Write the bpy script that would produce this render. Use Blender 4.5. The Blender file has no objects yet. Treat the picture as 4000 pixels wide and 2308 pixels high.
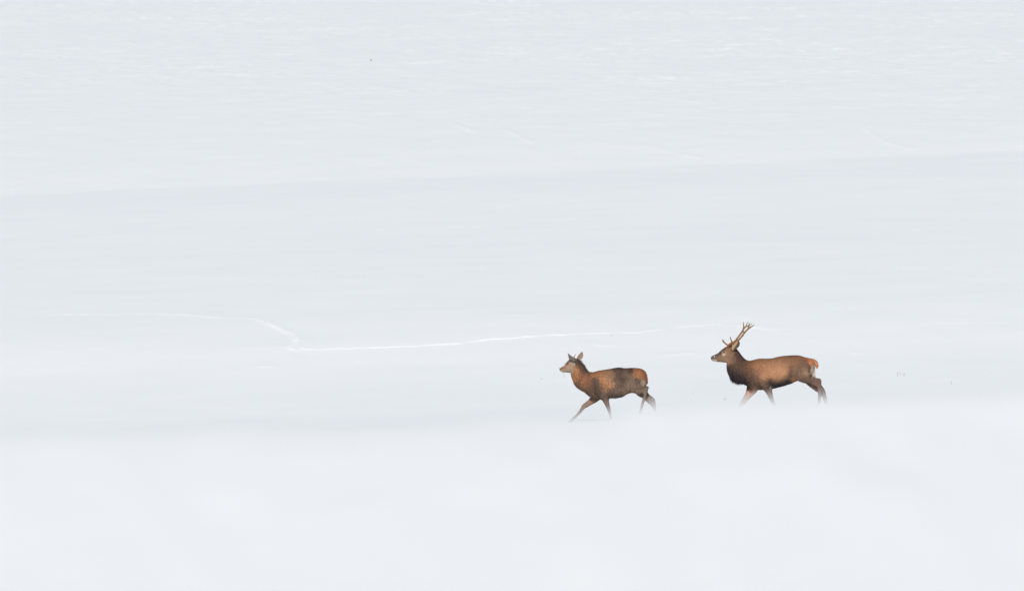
import bpy, math
import numpy as np
from mathutils import Vector

# ------------------------------------------------------------------ camera, sky, sun, exposure
scene = bpy.context.scene
col = scene.collection
DEER = 222.0                      # metres from the lens to the deer
F = 44400.0                       # photograph pixels (of 4000) per unit of tan(angle): 400 mm lens on 36 mm

cam_d = bpy.data.cameras.new('camera')
cam = bpy.data.objects.new('camera', cam_d); col.objects.link(cam)
cam.location = (0, 0, 0); cam.rotation_euler = (math.radians(90), 0, 0)
cam_d.sensor_width = 36.0; cam_d.lens = 36.0 * F / 4000.0
cam_d.clip_start = 0.5; cam_d.clip_end = 6000
cam_d.dof.use_dof = True; cam_d.dof.focus_distance = DEER; cam_d.dof.aperture_fstop = 11.0
scene.camera = cam

SUN_EL, SUN_AZ = 31.0, 6.0        # hazy sun almost straight behind the photographer
world = bpy.data.worlds.new('World'); scene.world = world; world.use_nodes = True
wn = world.node_tree.nodes; wl = world.node_tree.links
sky = wn.new('ShaderNodeTexSky'); sky.sky_type = 'NISHITA'; sky.sun_disc = False
sky.sun_elevation = math.radians(SUN_EL); sky.sun_rotation = math.radians(180 + SUN_AZ)
sky.dust_density = 3.0; sky.air_density = 1.0; sky.altitude = 1200
wn['Background'].inputs['Strength'].default_value = 0.085
wl.new(sky.outputs['Color'], wn['Background'].inputs['Color'])
sun_d = bpy.data.lights.new('sun', 'SUN'); sun = bpy.data.objects.new('sun', sun_d); col.objects.link(sun)
sun_d.energy = 3.3; sun_d.angle = math.radians(4); sun_d.color = (1.0, 0.95, 0.885)
az, el = math.radians(SUN_AZ), math.radians(SUN_EL)
to_sun = Vector((-math.sin(az) * math.cos(el), -math.cos(az) * math.cos(el), math.sin(el)))
sun.rotation_euler = to_sun.to_track_quat('Z', 'Y').to_euler()
vs = scene.view_settings
vs.view_transform = 'Standard'; vs.look = 'None'; vs.exposure = 0.275; vs.gamma = 1.0; vs.use_curve_mapping = False
scene.cycles.use_denoising = True
scene.cycles.max_bounces = 8

rng = np.random.default_rng(7)

# ------------------------------------------------------------------ helpers
def lin(c):
    c = np.asarray(c, float) / 255.0
    return np.where(c <= 0.04045, c / 12.92, ((c + 0.055) / 1.055) ** 2.4)

def tag(o, label=None, cat=None, group=None, kind=None):
    if label: o['label'] = label
    if cat: o['category'] = cat
    if group: o['group'] = group
    if kind: o['kind'] = kind
    return o

def mesh_np(name, V, faces, mat=None, parent=None, smooth=True, colors=None):
    """faces: int array (n,3) or (n,4), or list of such arrays"""
    if not isinstance(faces, (list, tuple)): faces = [faces]
    faces = [f for f in faces if len(f)]
    me = bpy.data.meshes.new(name)
    V = np.asarray(V, np.float32)
    me.vertices.add(len(V)); me.vertices.foreach_set('co', V.ravel())
    loops = np.concatenate([f.ravel() for f in faces]).astype(np.int32)
    tot = np.concatenate([np.full(len(f), f.shape[1]) for f in faces]).astype(np.int32)
    start = np.concatenate([[0], np.cumsum(tot)[:-1]]).astype(np.int32)
    me.loops.add(len(loops)); me.loops.foreach_set('vertex_index', loops)
    me.polygons.add(len(tot)); me.polygons.foreach_set('loop_start', start); me.polygons.foreach_set('loop_total', tot)
    me.update(calc_edges=True)
    me.polygons.foreach_set('use_smooth', np.full(len(tot), smooth))
    if colors is not None:
        a = me.attributes.new('coat', 'FLOAT_COLOR', 'POINT')
        c4 = np.ones((len(V), 4), np.float32); c4[:, :3] = colors
        a.data.foreach_set('color', c4.ravel())
    if mat: me.materials.append(mat)
    o = bpy.data.objects.new(name, me); col.objects.link(o)
    if parent: o.parent = parent
    return o

def _hash(ix, iy, iz, seed):
    h = (ix.astype(np.int64) * 374761393 + iy.astype(np.int64) * 668265263 + iz * 2147483647 + seed * 1274126177) & 0xffffffff
    h = ((h ^ (h >> 13)) * 1274126177) & 0xffffffff
    h = ((h ^ (h >> 16)) * 2246822519) & 0xffffffff
    return ((h ^ (h >> 15)) & 0xffffff) / float(0xffffff)

def vnoise(x, y, seed=0):
    ix, iy = np.floor(x), np.floor(y); fx, fy = x - ix, y - iy
    ux, uy = fx * fx * fx * (fx * (fx * 6 - 15) + 10), fy * fy * fy * (fy * (fy * 6 - 15) + 10)
    a = _hash(ix, iy, 0, seed); b = _hash(ix + 1, iy, 0, seed); c = _hash(ix, iy + 1, 0, seed); d = _hash(ix + 1, iy + 1, 0, seed)
    return (a + (b - a) * ux + (c - a) * uy + (a - b - c + d) * ux * uy) * 2 - 1

def fbm(x, y, n=3, seed=0):
    s, a, t = 0, 1.0, 0
    for i in range(n):
        s = s + a * vnoise(x, y, seed + i * 17); t += a; a *= 0.5
        x, y = x * 2.03 + 3.1, y * 1.97 + 7.7
    return s / t

def sstep(a, b, x):
    t = np.clip((x - a) / (b - a), 0, 1); return t * t * (3 - 2 * t)

def pchip(xk, yk, x):
    xk, yk = np.asarray(xk, float), np.asarray(yk, float); x = np.asarray(x, float)
    h = np.diff(xk); d = np.diff(yk) / h; m = np.zeros_like(xk)
    m[0], m[-1] = d[0], d[-1]
    for i in range(1, len(xk) - 1):
        if d[i - 1] * d[i] > 0:
            w1, w2 = 2 * h[i] + h[i - 1], h[i] + 2 * h[i - 1]
            m[i] = (w1 + w2) / (w1 / d[i - 1] + w2 / d[i])
    i = np.clip(np.searchsorted(xk, x) - 1, 0, len(h) - 1)
    t = (x - xk[i]) / h[i]
    lo = x < xk[0]; hi = x > xk[-1]
    t = np.where(lo | hi, np.where(lo, 0, 1), t)
    t2, t3 = t * t, t * t * t
    return ((2 * t3 - 3 * t2 + 1) * yk[i] + (t3 - 2 * t2 + t) * h[i] * m[i] + (-2 * t3 + 3 * t2) * yk[i + 1] + (t3 - t2) * h[i] * m[i + 1])

# ------------------------------------------------------------------ materials
def new_mat(name):
    m = bpy.data.materials.new(name); m.use_nodes = True
    return m, m.node_tree.nodes, m.node_tree.links, m.node_tree.nodes['Principled BSDF']

def snow_material():
    m, n, l, p = new_mat('snow')
    tc = n.new('ShaderNodeTexCoord')
    big = n.new('ShaderNodeTexNoise'); big.inputs['Scale'].default_value = 0.35; big.inputs['Detail'].default_value = 4
    l.new(tc.outputs['Object'], big.inputs['Vector'])
    ramp = n.new('ShaderNodeValToRGB')
    ramp.color_ramp.elements[0].position = 0.3; ramp.color_ramp.elements[0].color = (0.847, 0.8745, 0.860, 1)
    ramp.color_ramp.elements[1].position = 0.75; ramp.color_ramp.elements[1].color = (0.879, 0.9025, 0.8845, 1)
    l.new(big.outputs['Fac'], ramp.inputs['Fac']); l.new(ramp.outputs['Color'], p.inputs['Base Color'])
    p.inputs['Roughness'].default_value = 0.75
    p.inputs['Specular IOR Level'].default_value = 0.25
    fine = n.new('ShaderNodeTexNoise'); fine.inputs['Scale'].default_value = 9.0; fine.inputs['Detail'].default_value = 5
    l.new(tc.outputs['Object'], fine.inputs['Vector'])
    b = n.new('ShaderNodeBump'); b.inputs['Strength'].default_value = 0.25; b.inputs['Distance'].default_value = 0.01
    l.new(fine.outputs['Fac'], b.inputs['Height']); l.new(b.outputs['Normal'], p.inputs['Normal'])
    return m

def coat_material(name, rough=0.85, grain=True):
    m, n, l, p = new_mat(name)
    at = n.new('ShaderNodeAttribute'); at.attribute_name = 'coat'
    p.inputs['Roughness'].default_value = rough
    p.inputs['Specular IOR Level'].default_value = 0.2
    if grain:
        tc = n.new('ShaderNodeTexCoord'); mp = n.new('ShaderNodeMapping'); mp.inputs['Scale'].default_value = (30, 30, 12)
        nz = n.new('ShaderNodeTexNoise'); nz.inputs['Scale'].default_value = 2.0; nz.inputs['Detail'].default_value = 5
        l.new(tc.outputs['Object'], mp.inputs['Vector']); l.new(mp.outputs['Vector'], nz.inputs['Vector'])
        mr = n.new('ShaderNodeMapRange'); mr.inputs['From Min'].default_value = 0.3; mr.inputs['From Max'].default_value = 0.7
        mr.inputs['To Min'].default_value = 0.8; mr.inputs['To Max'].default_value = 1.2
        l.new(nz.outputs['Fac'], mr.inputs['Value'])
        mx = n.new('ShaderNodeVectorMath'); mx.operation = 'SCALE'
        l.new(at.outputs['Color'], mx.inputs[0]); l.new(mr.outputs['Result'], mx.inputs['Scale'])
        l.new(mx.outputs['Vector'], p.inputs['Base Color'])
        b = n.new('ShaderNodeBump'); b.inputs['Strength'].default_value = 0.5; b.inputs['Distance'].default_value = 0.006
        l.new(nz.outputs['Fac'], b.inputs['Height']); l.new(b.outputs['Normal'], p.inputs['Normal'])
    else:
        l.new(at.outputs['Color'], p.inputs['Base Color'])
    return m

def plain(name, c0, c1, scale, rough=0.6, bump=0.0):
    m, n, l, p = new_mat(name)
    tc = n.new('ShaderNodeTexCoord'); nz = n.new('ShaderNodeTexNoise')
    nz.inputs['Scale'].default_value = scale; nz.inputs['Detail'].default_value = 4
    l.new(tc.outputs['Object'], nz.inputs['Vector'])
    r = n.new('ShaderNodeValToRGB')
    r.color_ramp.elements[0].position = 0.3; r.color_ramp.elements[0].color = (*c0, 1)
    r.color_ramp.elements[1].position = 0.7; r.color_ramp.elements[1].color = (*c1, 1)
    l.new(nz.outputs['Fac'], r.inputs['Fac']); l.new(r.outputs['Color'], p.inputs['Base Color'])
    p.inputs['Roughness'].default_value = rough
    if bump:
        b = n.new('ShaderNodeBump'); b.inputs['Strength'].default_value = bump; b.inputs['Distance'].default_value = 0.01
        l.new(nz.outputs['Fac'], b.inputs['Height']); l.new(b.outputs['Normal'], p.inputs['Normal'])
    return m

M_SNOW = snow_material()
M_BODY = coat_material('deer_coat')
M_FUR = coat_material('deer_fur', 0.8, False)
M_EYE = plain('deer_eye', (0.012, 0.008, 0.006), (0.02, 0.012, 0.008), 30, 0.12)
M_HOOF = plain('deer_hoof', (0.015, 0.013, 0.012), (0.035, 0.03, 0.026), 40, 0.5, 0.3)
M_NOSE = plain('deer_nose', (0.02, 0.018, 0.02), (0.045, 0.04, 0.042), 60, 0.4, 0.3)
M_CRUST = plain('snow_crust', (0.82, 0.84, 0.87), (0.9, 0.91, 0.92), 60, 0.7, 0.4)
M_GRASS = plain('dry_grass', (0.07, 0.06, 0.045), (0.15, 0.125, 0.09), 25, 0.8)

# ------------------------------------------------------------------ the snowfield
# bank in front of the deer (out of focus), hollow, the deer's ground, rising slope with drift edges, a farther hill
BANK = 20.0
def bank_line(xs):   # height of the bank's crest in photograph rows
    return pchip([-3000, 0, 130, 1000, 2000, 2240, 2400, 2530, 2900, 3200, 3850, 4000, 7000],
                 [1760, 1699, 1694, 1668, 1634, 1618, 1600, 1583, 1560, 1546, 1524, 1518, 1495], xs)

def base_height(x, Y):
    xc = np.clip(x, -60, 60)
    # far field, centre profile (distance, photograph row at the centre)
    prof = [(40, 1900), (150, 1900), (214, 1672), (222, 1656), (226, 1640), (236, 1530), (243, 1432), (250, 1315), (256, 1234), (262, 1171), (275, 1048),
            (300, 868), (318, 751), (332, 693), (335.5, 678), (337, 666), (350, 573), (366, 488), (392, 379), (440, 241), (510, 104), (610, -15), (720, -80)]
    py = np.array([p[0] for p in prof], float); pz = np.array([(1154 - p[1]) / F * p[0] for p in prof])
    z = pchip(py, pz, np.clip(Y, 40, 720))
    z = z + 0.02 * np.clip(Y - 720, 0, 900) - 0.04 * np.clip(Y - 1100, 0, 2000)
    tilt = np.interp(Y, [150, 222, 250, 290, 340, 420, 600], [0.035, 0.035, 0.03, 0.035, 0.044, 0.035, 0.02])
    z = z + tilt * xc
    # bank near the camera
    xs = 2000 + F * x / np.maximum(Y, 5)
    crest = (1154 - bank_line(np.clip(2000 + F * x / BANK, -3000, 7000))) / F * BANK
    d = Y - BANK
    broad = (1154 - (1700 - 0.0375 * np.clip(2000 + F * x / BANK, -3000, 7000))) / F * BANK
    wc = np.exp(-(d / 0.5) ** 2)
    front = broad * (1 - wc) + crest * wc + 0.112 * np.where(d < 0, -np.sqrt(d * d + 0.09) + 0.3, 0)
    floor = -1.45 + 0.02 * np.sin(x * 0.2)
    k = 0.12
    hh = np.clip(0.5 + 0.5 * (front - floor) / k, 0, 1)
    front = floor * (1 - hh) + front * hh + k * hh * (1 - hh)
    back = crest - 0.10 * np.maximum(np.sqrt(d * d + 0.6) - 0.775, 0)
    near = np.where(d < 0, front, back)
    w = sstep(BANK + 6, BANK + 60, Y)
    zz = np.where(Y < BANK + 6, near, near * (1 - w) + z * w)
    return zz

LIP = [(-3000, 1250), (0, 1240), (125, 1237), (250, 1229), (560, 1228), (700, 1232), (850, 1243), (960, 1243), (1010, 1250), (1050, 1263),
       (1100, 1288), (1140, 1310), (1152, 1332), (1160, 1358), (1250, 1361), (1600, 1352), (1800, 1342), (1900, 1327), (2100, 1312),
       (2300, 1303), (2500, 1300), (2650, 1279), (2780, 1270), (2900, 1275), (3000, 1287), (3200, 1281), (3400, 1265), (3850, 1261), (7000, 1250)]
LIPH = [(-3000, 1.4), (100, 1.5), (560, 1.8), (900, 1.6), (1010, 1.8), (1050, 2), (1150, 1.8), (1250, 2.0), (1700, 1.8), (1900, 2.6), (2450, 3.0), (2650, 1.8), (2780, 1.0),
        (2900, 0.8), (2980, 2.2), (3050, 0.7), (3300, 0.5), (3850, 0.9), (7000, 1)]
# crumbled lumps where the edge bends down the slope
_r = np.random.default_rng(4)
HOOK = [(1010, 1250), (1045, 1262), (1085, 1276), (1110, 1290), (1140, 1300), (1158, 1315), (1162, 1326), (1152, 1338), (1146, 1350), (1134, 1361), (1170, 1363)]
CLODS = []
for _t in np.linspace(0, len(HOOK) - 1.001, 36):
    _i = int(_t); _f = _t - _i; _a, _b = HOOK[_i], HOOK[_i + 1]
    _px, _py = _a[0] + (_b[0] - _a[0]) * _f + _r.normal(0, 4), _a[1] + (_b[1] - _a[1]) * _f + _r.normal(0, 1.6)
    _Y = np.arange(226, 262, 0.05); _x = (_px - 2000) / F * _Y; _row = 1154 - F * base_height(_x, _Y) / _Y
    _k = np.argmax(_row <= _py)
    CLODS.append((_x[_k], _Y[_k], _r.uniform(0.006, 0.024), _r.uniform(0.05, 0.1), _r.uniform(0.1, 0.25)))

# short drift edges, smaller: (points in photograph pixels, height in pixels)
RIDGES = [
    ([(1760, 484), (1800, 497), (1860, 520)], 5), ([(1965, 508), (2000, 522), (2040, 540), (2090, 562)], 5.5),
    ([(2150, 370), (2200, 376)], 4), ([(2290, 573), (2340, 576)], 4), ([(2525, 574), (2570, 583), (2640, 602), (2730, 618)], 5),
    ([(2780, 484), (2840, 503), (2900, 516)], 3.5), ([(3385, 508), (3420, 532), (3460, 562), (3550, 585)], 5),
    ([(1310, 388), (1330, 395)], 5), ([(2050, 780), (2120, 772), (2200, 764)], 5), ([(1910, 805), (1990, 803)], 3.5), ([(2165, 748), (2215, 742)], 4),
    ([(1740, 910), (1780, 910)], 4.5), ([(1870, 1046), (1900, 1048)], 4), ([(2200, 1038), (2260, 1034)], 2.5), ([(3530, 656), (3565, 656)], 4.5),
    ([(300, 1172), (420, 1172), (520, 1162)], 3.5), ([(320, 1360), (390, 1361)], 4), ([(260, 1321), (310, 1322)], 3), ([(290, 1424), (340, 1423)], 3),
    ([(700, 990), (820, 986)], 2.5), ([(1350, 1100), (1430, 1097)], 3), ([(1000, 1432), (1060, 1432)], 3), ([(1980, 1236), (2120, 1226)], 4),
    ([(2600, 1390), (2700, 1383)], 3), ([(3340, 1382), (3400, 1382)], 3.5), ([(2300, 1350), (2420, 1352)], 3), ([(3700, 1480), (3800, 1478)], 3),
    ([(350, 1640), (520, 1630)], 2.5), ([(640, 1590), (780, 1583)], 2.5),
]

def height(x, Y, detail=True):
    z = base_height(x, Y)
    xs = 2000 + F * x / np.maximum(Y, 5)
    ys = 1154 - F * z / np.maximum(Y, 5)
    far = Y > 215
    mpp = Y / F                        # metres per photograph pixel
    # the long drift edge across the slope
    rag = 3.0 * fbm(x * 2.2, Y * 0.05, 3, 5) + 1.5 * vnoise(x * 7, Y * 0.1, 9)
    d = ys - (np.interp(xs, [p[0] for p in LIP], [p[1] for p in LIP]) + rag)
    hgt = np.interp(xs, [p[0] for p in LIPH], [p[1] for p in LIPH]) * np.clip(0.72 + 0.45 * vnoise(x * 0.9, x * 0 + 0.5, 3) + 0.5 * vnoise(x * 4.0, x * 0 + 2.5, 4), 0.05, 2)
    step = sstep(-0.4, 1.0, d) * (1 - sstep(4, 75, d))
    soft = 0.9 * np.exp(-(np.clip(-d, 0, None) / 30) ** 2) * (d < 0)      # drift crown swelling towards the edge
    lip = np.where(far & (Y < 266), (-step * hgt + soft * hgt * 0.55) * mpp, 0)
    z = z + lip
    for qx, qy, qh, sx, sy in CLODS:
        sel = (np.abs(x - qx) < 0.3) & (np.abs(Y - qy) < 0.6)
        if sel.any(): z[sel] = z[sel] + qh * np.exp(-((x[sel] - qx) / sx) ** 2 - ((Y[sel] - qy) / sy) ** 2)
    # short edges
    for pts, hp in RIDGES:
        x0, x1 = pts[0][0], pts[-1][0]
        sel = far & (xs > x0 - 60) & (xs < x1 + 60) & (ys > min(p[1] for p in pts) - 40) & (ys < max(p[1] for p in pts) + 60)
        if not sel.any(): continue
        dd = ys[sel] - np.interp(xs[sel], [p[0] for p in pts], [p[1] for p in pts]) - 2.0 * vnoise(x[sel] * 4, x[sel] * 0, 21)
        env = sstep(x0 - 40, x0 + 15, xs[sel]) * (1 - sstep(x1 - 15, x1 + 50, xs[sel]))
        env = env * (0.75 + 0.5 * vnoise(x[sel] * 3.0, x[sel] * 0 + 4, 31))
        z[sel] = z[sel] + env * 0.62 * hp * mpp[sel] * (np.exp(-(np.clip(-dd, 0, None) / 9) ** 2) * (dd < 0) + (dd >= 0) * (1 - sstep(0, 4, dd)))
    if detail:
        up = sstep(900, 250, ys)        # wind-roughened upper slope
        upf = sstep(560, 150, ys)
        s = 0.030 * fbm(x / 5.0, Y / 14.0, 3, 40)
        s = s + (0.008 + 0.024 * up) * fbm(x / 1.3 + 0.25 * Y / 1.3, Y / 3.4, 3, 60)
        tex = fbm(x / 0.6, Y / 2.0, 3, 80)
        patch = sstep(-0.35, 0.55, fbm(x / 7.0, Y / 12.0, 2, 99))
        s = s + (0.003 + 0.011 * up + 0.032 * upf * (0.35 + 0.9 * patch)) * tex
        clod = np.clip(fbm(x / 0.45, Y / 1.6, 2, 120) - 0.3, 0, None)
        s = s + upf * patch * 0.13 * clod
        s = s * far + (~far) * (0.005 * fbm(x / 0.16, Y / 1.2, 2, 140) + 0.003 * fbm(x / 0.12, Y / 0.5, 2, 150))
        z = z + s
    return z

def build_snow():
    a_in = np.arange(-11.6, 11.6001, 0.05)
    g = 11.6 * 1.13 ** np.arange(1, 46)
    a = np.concatenate([-g[::-1], a_in, g])
    def run(y0, y1, st): return np.arange(y0, y1, st)
    Ys = np.concatenate([run(-400, 0, 20), run(0, 10, 1.0), run(10, BANK - 1.6, 0.2), run(BANK - 1.6, BANK + 1, 0.05), run(BANK + 1, 50, 0.6), run(50, 214, 2.0),
                         run(214, 236, 0.14), run(236, 260, 0.05), run(260, 330, 0.2), run(330, 420, 0.26), run(420, 640, 0.45),
                         run(640, 720, 1), run(720, 1500, 20), run(1500, 4001, 100)])
    A, YY = np.meshgrid(a, Ys)
    X = A * np.maximum(YY, 30) / DEER
    Z = height(X.ravel(), YY.ravel()).reshape(X.shape)
    V = np.stack([X.ravel(), YY.ravel(), Z.ravel()], 1)
    nr, nc = X.shape
    i = (np.arange(nr - 1)[:, None] * nc + np.arange(nc - 1)[None, :]).ravel()
    faces = np.stack([i, i + 1, i + nc + 1, i + nc], 1)
    o = mesh_np('snow_field', V, faces, M_SNOW)
    tag(o, 'wide white wind-drifted snow slope filling the whole picture', None, kind='structure')
    return o
build_snow()

def ground_at(xs, ys, y0=215.0, y1=600.0):
    """point of the slope seen at photograph pixel (xs, ys)"""
    Y = np.arange(y0, y1, 0.05); x = (xs - 2000) / F * Y
    z = height(x, Y, False); row = 1154 - F * z / Y
    k = np.argmax(row <= ys)
    return np.array([x[k], Y[k], float(height(x[k:k + 1], Y[k:k + 1])[0])])

def surf(x, Y): return float(height(np.array([x]), np.array([Y]))[0])

# ------------------------------------------------------------------ deer
def catmull(P, n):
    P = np.asarray(P, float); k = len(P)
    t = np.linspace(0, k - 1, n); i = np.clip(t.astype(int), 0, k - 2); f = (t - i)[:, None]
    g = lambda j: P[np.clip(j, 0, k - 1)]
    p0, p1, p2, p3 = g(i - 1), g(i), g(i + 1), g(i + 2)
    return 0.5 * (2 * p1 + (p2 - p0) * f + (2 * p0 - 5 * p1 + 4 * p2 - p3) * f * f + (3 * p1 - p0 - 3 * p2 + p3) * f ** 3)

class Parts:
    def __init__(s): s.V, s.Fq, s.Ft, s.n = [], [], [], 0
    def add(s, V, quads=None, tris=None):
        V = np.asarray(V, float)
        if quads is not None and len(quads): s.Fq.append(np.asarray(quads) + s.n)
        if tris is not None and len(tris): s.Ft.append(np.asarray(tris) + s.n)
        s.V.append(V); s.n += len(V)
    def arrays(s):
        f = []
        if s.Fq: f.append(np.concatenate(s.Fq))
        if s.Ft: f.append(np.concatenate(s.Ft))
        return np.concatenate(s.V), f

def loft(parts, rows, to_m, per=5, ring=28, power=2.0):
    """rows: (topx, topy, botx, boty, halfwidth[m], depth offset[m]) in crop pixels -> closed tube"""
    R = np.array([[*to_m(r[0], r[1]), *to_m(r[2], r[3]), r[4], r[5]] for r in rows])
    S = catmull(R, (len(R) - 1) * per + 1)
    S[:, 4] = np.maximum(S[:, 4], 0.004)
    th = np.linspace(0, 2 * np.pi, ring, endpoint=False)
    c, s = np.cos(th), np.sin(th)
    cc = np.sign(c) * np.abs(c) ** (2 / power); ss = np.sign(s) * np.abs(s) ** (2 / power)
    V = []
    for tx, tz, bx, bz, w, dy in S:
        mx, mz, hx, hz = (tx + bx) / 2, (tz + bz) / 2, (tx - bx) / 2, (tz - bz) / 2
        V.append(np.stack([mx + hx * cc, dy + w * ss, mz + hz * cc], 1))
    m = len(S); V = np.concatenate(V)
    V = np.concatenate([V, [V[:ring].mean(0)], [V[-ring:].mean(0)]])
    i = np.arange(m - 1)[:, None] * ring; j = np.arange(ring)[None, :]; j2 = (j + 1) % ring
    q = np.stack([(i + j).ravel(), (i + j2).ravel(), (i + ring + j2).ravel(), (i + ring + j).ravel()], 1)
    jj, jj2 = np.arange(ring), (np.arange(ring) + 1) % ring
    t = np.concatenate([np.stack([np.full(ring, m * ring), jj2, jj], 1), np.stack([np.full(ring, m * ring + 1), (m - 1) * ring + jj, (m - 1) * ring + jj2], 1)])
    parts.add(V, q, t)

def tube(parts, pts, rad, n=24, ring=10):
    P = catmull(np.asarray(pts, float), n); r = np.interp(np.linspace(0, 1, n), np.linspace(0, 1, len(rad)), rad)
    T = np.gradient(P, axis=0); T /= np.linalg.norm(T, axis=1)[:, None]
    ref = np.array([0.0, 1.0, 0.0])
    V = []; th = np.linspace(0, 2 * np.pi, ring, endpoint=False)
    for k in range(n):
        rf = ref if abs(T[k] @ ref) < 0.9 else np.array([1.0, 0, 0])
        u = np.cross(T[k], rf); u /= np.linalg.norm(u); v = np.cross(T[k], u)
        V.append(P[k] + r[k] * (np.cos(th)[:, None] * u + np.sin(th)[:, None] * v))
    V = np.concatenate(V); V = np.concatenate([V, [P[0]], [P[-1]]])
    i = np.arange(n - 1)[:, None] * ring; j = np.arange(ring)[None, :]; j2 = (j + 1) % ring
    q = np.stack([(i + j).ravel(), (i + ring + j).ravel(), (i + ring + j2).ravel(), (i + j2).ravel()], 1)
    jj, jj2 = np.arange(ring), (np.arange(ring) + 1) % ring
    t = np.concatenate([np.stack([np.full(ring, n * ring), jj, jj2], 1), np.stack([np.full(ring, n * ring + 1), (n - 1) * ring + jj2, (n - 1) * ring + jj], 1)])
    parts.add(V, q, t)

def remesh(parts, voxel, smooth, name):
    V, f = parts.arrays()
    o = mesh_np(name, V, f)
    r = o.modifiers.new('r', 'REMESH'); r.mode = 'VOXEL'; r.voxel_size = voxel; r.use_smooth_shade = True
    s = o.modifiers.new('s', 'SMOOTH'); s.factor = 0.5; s.iterations = smooth
    dg = bpy.context.evaluated_depsgraph_get(); ev = o.evaluated_get(dg); me = ev.to_mesh()
    nv = len(me.vertices); V = np.empty(nv * 3, np.float32); me.vertices.foreach_get('co', V)
    quads = [tuple(p.vertices) for p in me.polygons]
    ev.to_mesh_clear()
    od = o.data; bpy.data.objects.remove(o); bpy.data.meshes.remove(od)
    q4 = np.array([q for q in quads if len(q) == 4], np.int64); q3 = np.array([q for q in quads if len(q) == 3], np.int64)
    fs = [q4] if len(q4) else []
    if len(q3): fs.append(q3)
    V = V.reshape(-1, 3).astype(float)
    N = np.zeros_like(V)                       # give back what the smoothing took from thin limbs
    for f in fs:
        nn = np.cross(V[f[:, 1]] - V[f[:, 0]], V[f[:, -1]] - V[f[:, 0]])
        for j in range(f.shape[1]): np.add.at(N, f[:, j], nn)
    N /= np.maximum(np.linalg.norm(N, axis=1, keepdims=True), 1e-12)
    return V + N * voxel * 0.4, fs

def colour_field(points, noise=22.0, seed=0, quiet=420, sat=0.9, even=0.0):
    P = np.array([[p[0], p[1], p[2]] for p in points], float); C = np.array([lin(p[3]) for p in points])
    C = C.mean(1, keepdims=True) * (1 - sat) + C * sat
    C = C * (1 - even) + lin((128, 98, 80))[None] * even
    def f(cx, cy):
        nz = noise * (0.2 + 0.8 * sstep(quiet - 40, quiet + 40, cx))
        nx = cx + nz * fbm(cx / 45, cy / 45, 4, seed + 1); ny = cy + nz * fbm(cx / 45, cy / 45, 4, seed + 2)
        W = np.exp(-((nx[:, None] - P[:, 0]) ** 2 + (ny[:, None] - P[:, 1]) ** 2) / (2 * P[:, 2] ** 2)) + 1e-12
        d2 = ((nx[:, None] - P[:, 0]) ** 2 + (ny[:, None] - P[:, 1]) ** 2) / P[:, 2] ** 2
        W = (W + 1e-4 / (1 + d2) ** 2) * np.clip(30.0 / P[:, 2], 0.6, 4.0) ** 1.7
        return (W @ C) / W.sum(1, keepdims=True)
    return f

def make_fur(name, V, fs, to_crop, colour, length, direction, count, seed, jitter, parent, width=0.0045, lift=0.22, gravity=0.25, spread=16):
    r = np.random.default_rng(seed)
    T = np.concatenate([np.concatenate([f[:, [0, 1, 2]], f[:, [0, 2, 3]]]) if f.shape[1] == 4 else f for f in fs])
    a, b, c = V[T[:, 0]], V[T[:, 1]], V[T[:, 2]]
    nn = np.cross(b - a, c - a); ar = np.linalg.norm(nn, axis=1); nn = nn / np.maximum(ar, 1e-12)[:, None]
    k = r.choice(len(T), count, p=ar / ar.sum())
    u, v = r.random(count), r.random(count); fl = u + v > 1; u[fl], v[fl] = 1 - u[fl], 1 - v[fl]
    P = a[k] + u[:, None] * (b[k] - a[k]) + v[:, None] * (c[k] - a[k]); N = nn[k]
    cx, cy = to_crop(P)
    L = length(cx, cy) * r.uniform(0.6, 1.3, count)
    keep = L > 0.004; P, N, cx, cy, L = P[keep], N[keep], cx[keep], cy[keep], L[keep]; n = len(P)
    dx, dz = direction(cx, cy)
    D = np.stack([dx, np.zeros(n), dz], 1) + r.normal(0, 0.22, (n, 3))
    clump = np.stack([fbm(cx / 16, cy / 16, 2, seed + 5), np.zeros(n), fbm(cx / 16, cy / 16, 2, seed + 6)], 1)
    D = D + 0.7 * clump
    D = D - N * (D * N).sum(1, keepdims=True); D /= np.maximum(np.linalg.norm(D, axis=1, keepdims=True), 1e-6)
    D = D + N * lift * r.uniform(0.3, 1.5, n)[:, None]; D /= np.linalg.norm(D, axis=1, keepdims=True)
    side = np.cross(N, D); side /= np.maximum(np.linalg.norm(side, axis=1, keepdims=True), 1e-6)
    w = (width * r.uniform(0.6, 1.3, n) * np.clip(L / 0.03, 0.5, 1.3))[:, None]
    g = np.zeros((n, 3)); g[:, 2] = -gravity
    mid = P + D * (L * 0.5)[:, None] + g * (L * 0.15)[:, None]
    tip = P + D * (L * 0.92)[:, None] + g * (L * 0.6)[:, None]
    root = P - N * 0.003
    W = np.stack([root - side * w, root + side * w, mid + side * w * 0.8, mid - side * w * 0.8, tip], 1).reshape(-1, 3)
    i = np.arange(n) * 5
    q = np.stack([i, i + 1, i + 2, i + 3], 1); t = np.stack([i + 3, i + 2, i + 4], 1)
    C = colour(cx + r.normal(0, spread, n) * sstep(430, 520, cx), cy + r.normal(0, spread, n) * sstep(430, 520, cx)) * np.clip(1 + jitter * r.normal(0, 1, n) + jitter * 1.2 * fbm(cx / 9, cy / 14, 2, seed + 9), 0.35, 1.9)[:, None]
    C5 = np.repeat(C, 5, axis=0)
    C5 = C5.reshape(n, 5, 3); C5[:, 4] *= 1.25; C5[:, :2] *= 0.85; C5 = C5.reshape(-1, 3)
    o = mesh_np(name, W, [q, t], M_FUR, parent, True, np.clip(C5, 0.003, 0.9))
    tag(o, kind='stuff')
    return o

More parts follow.
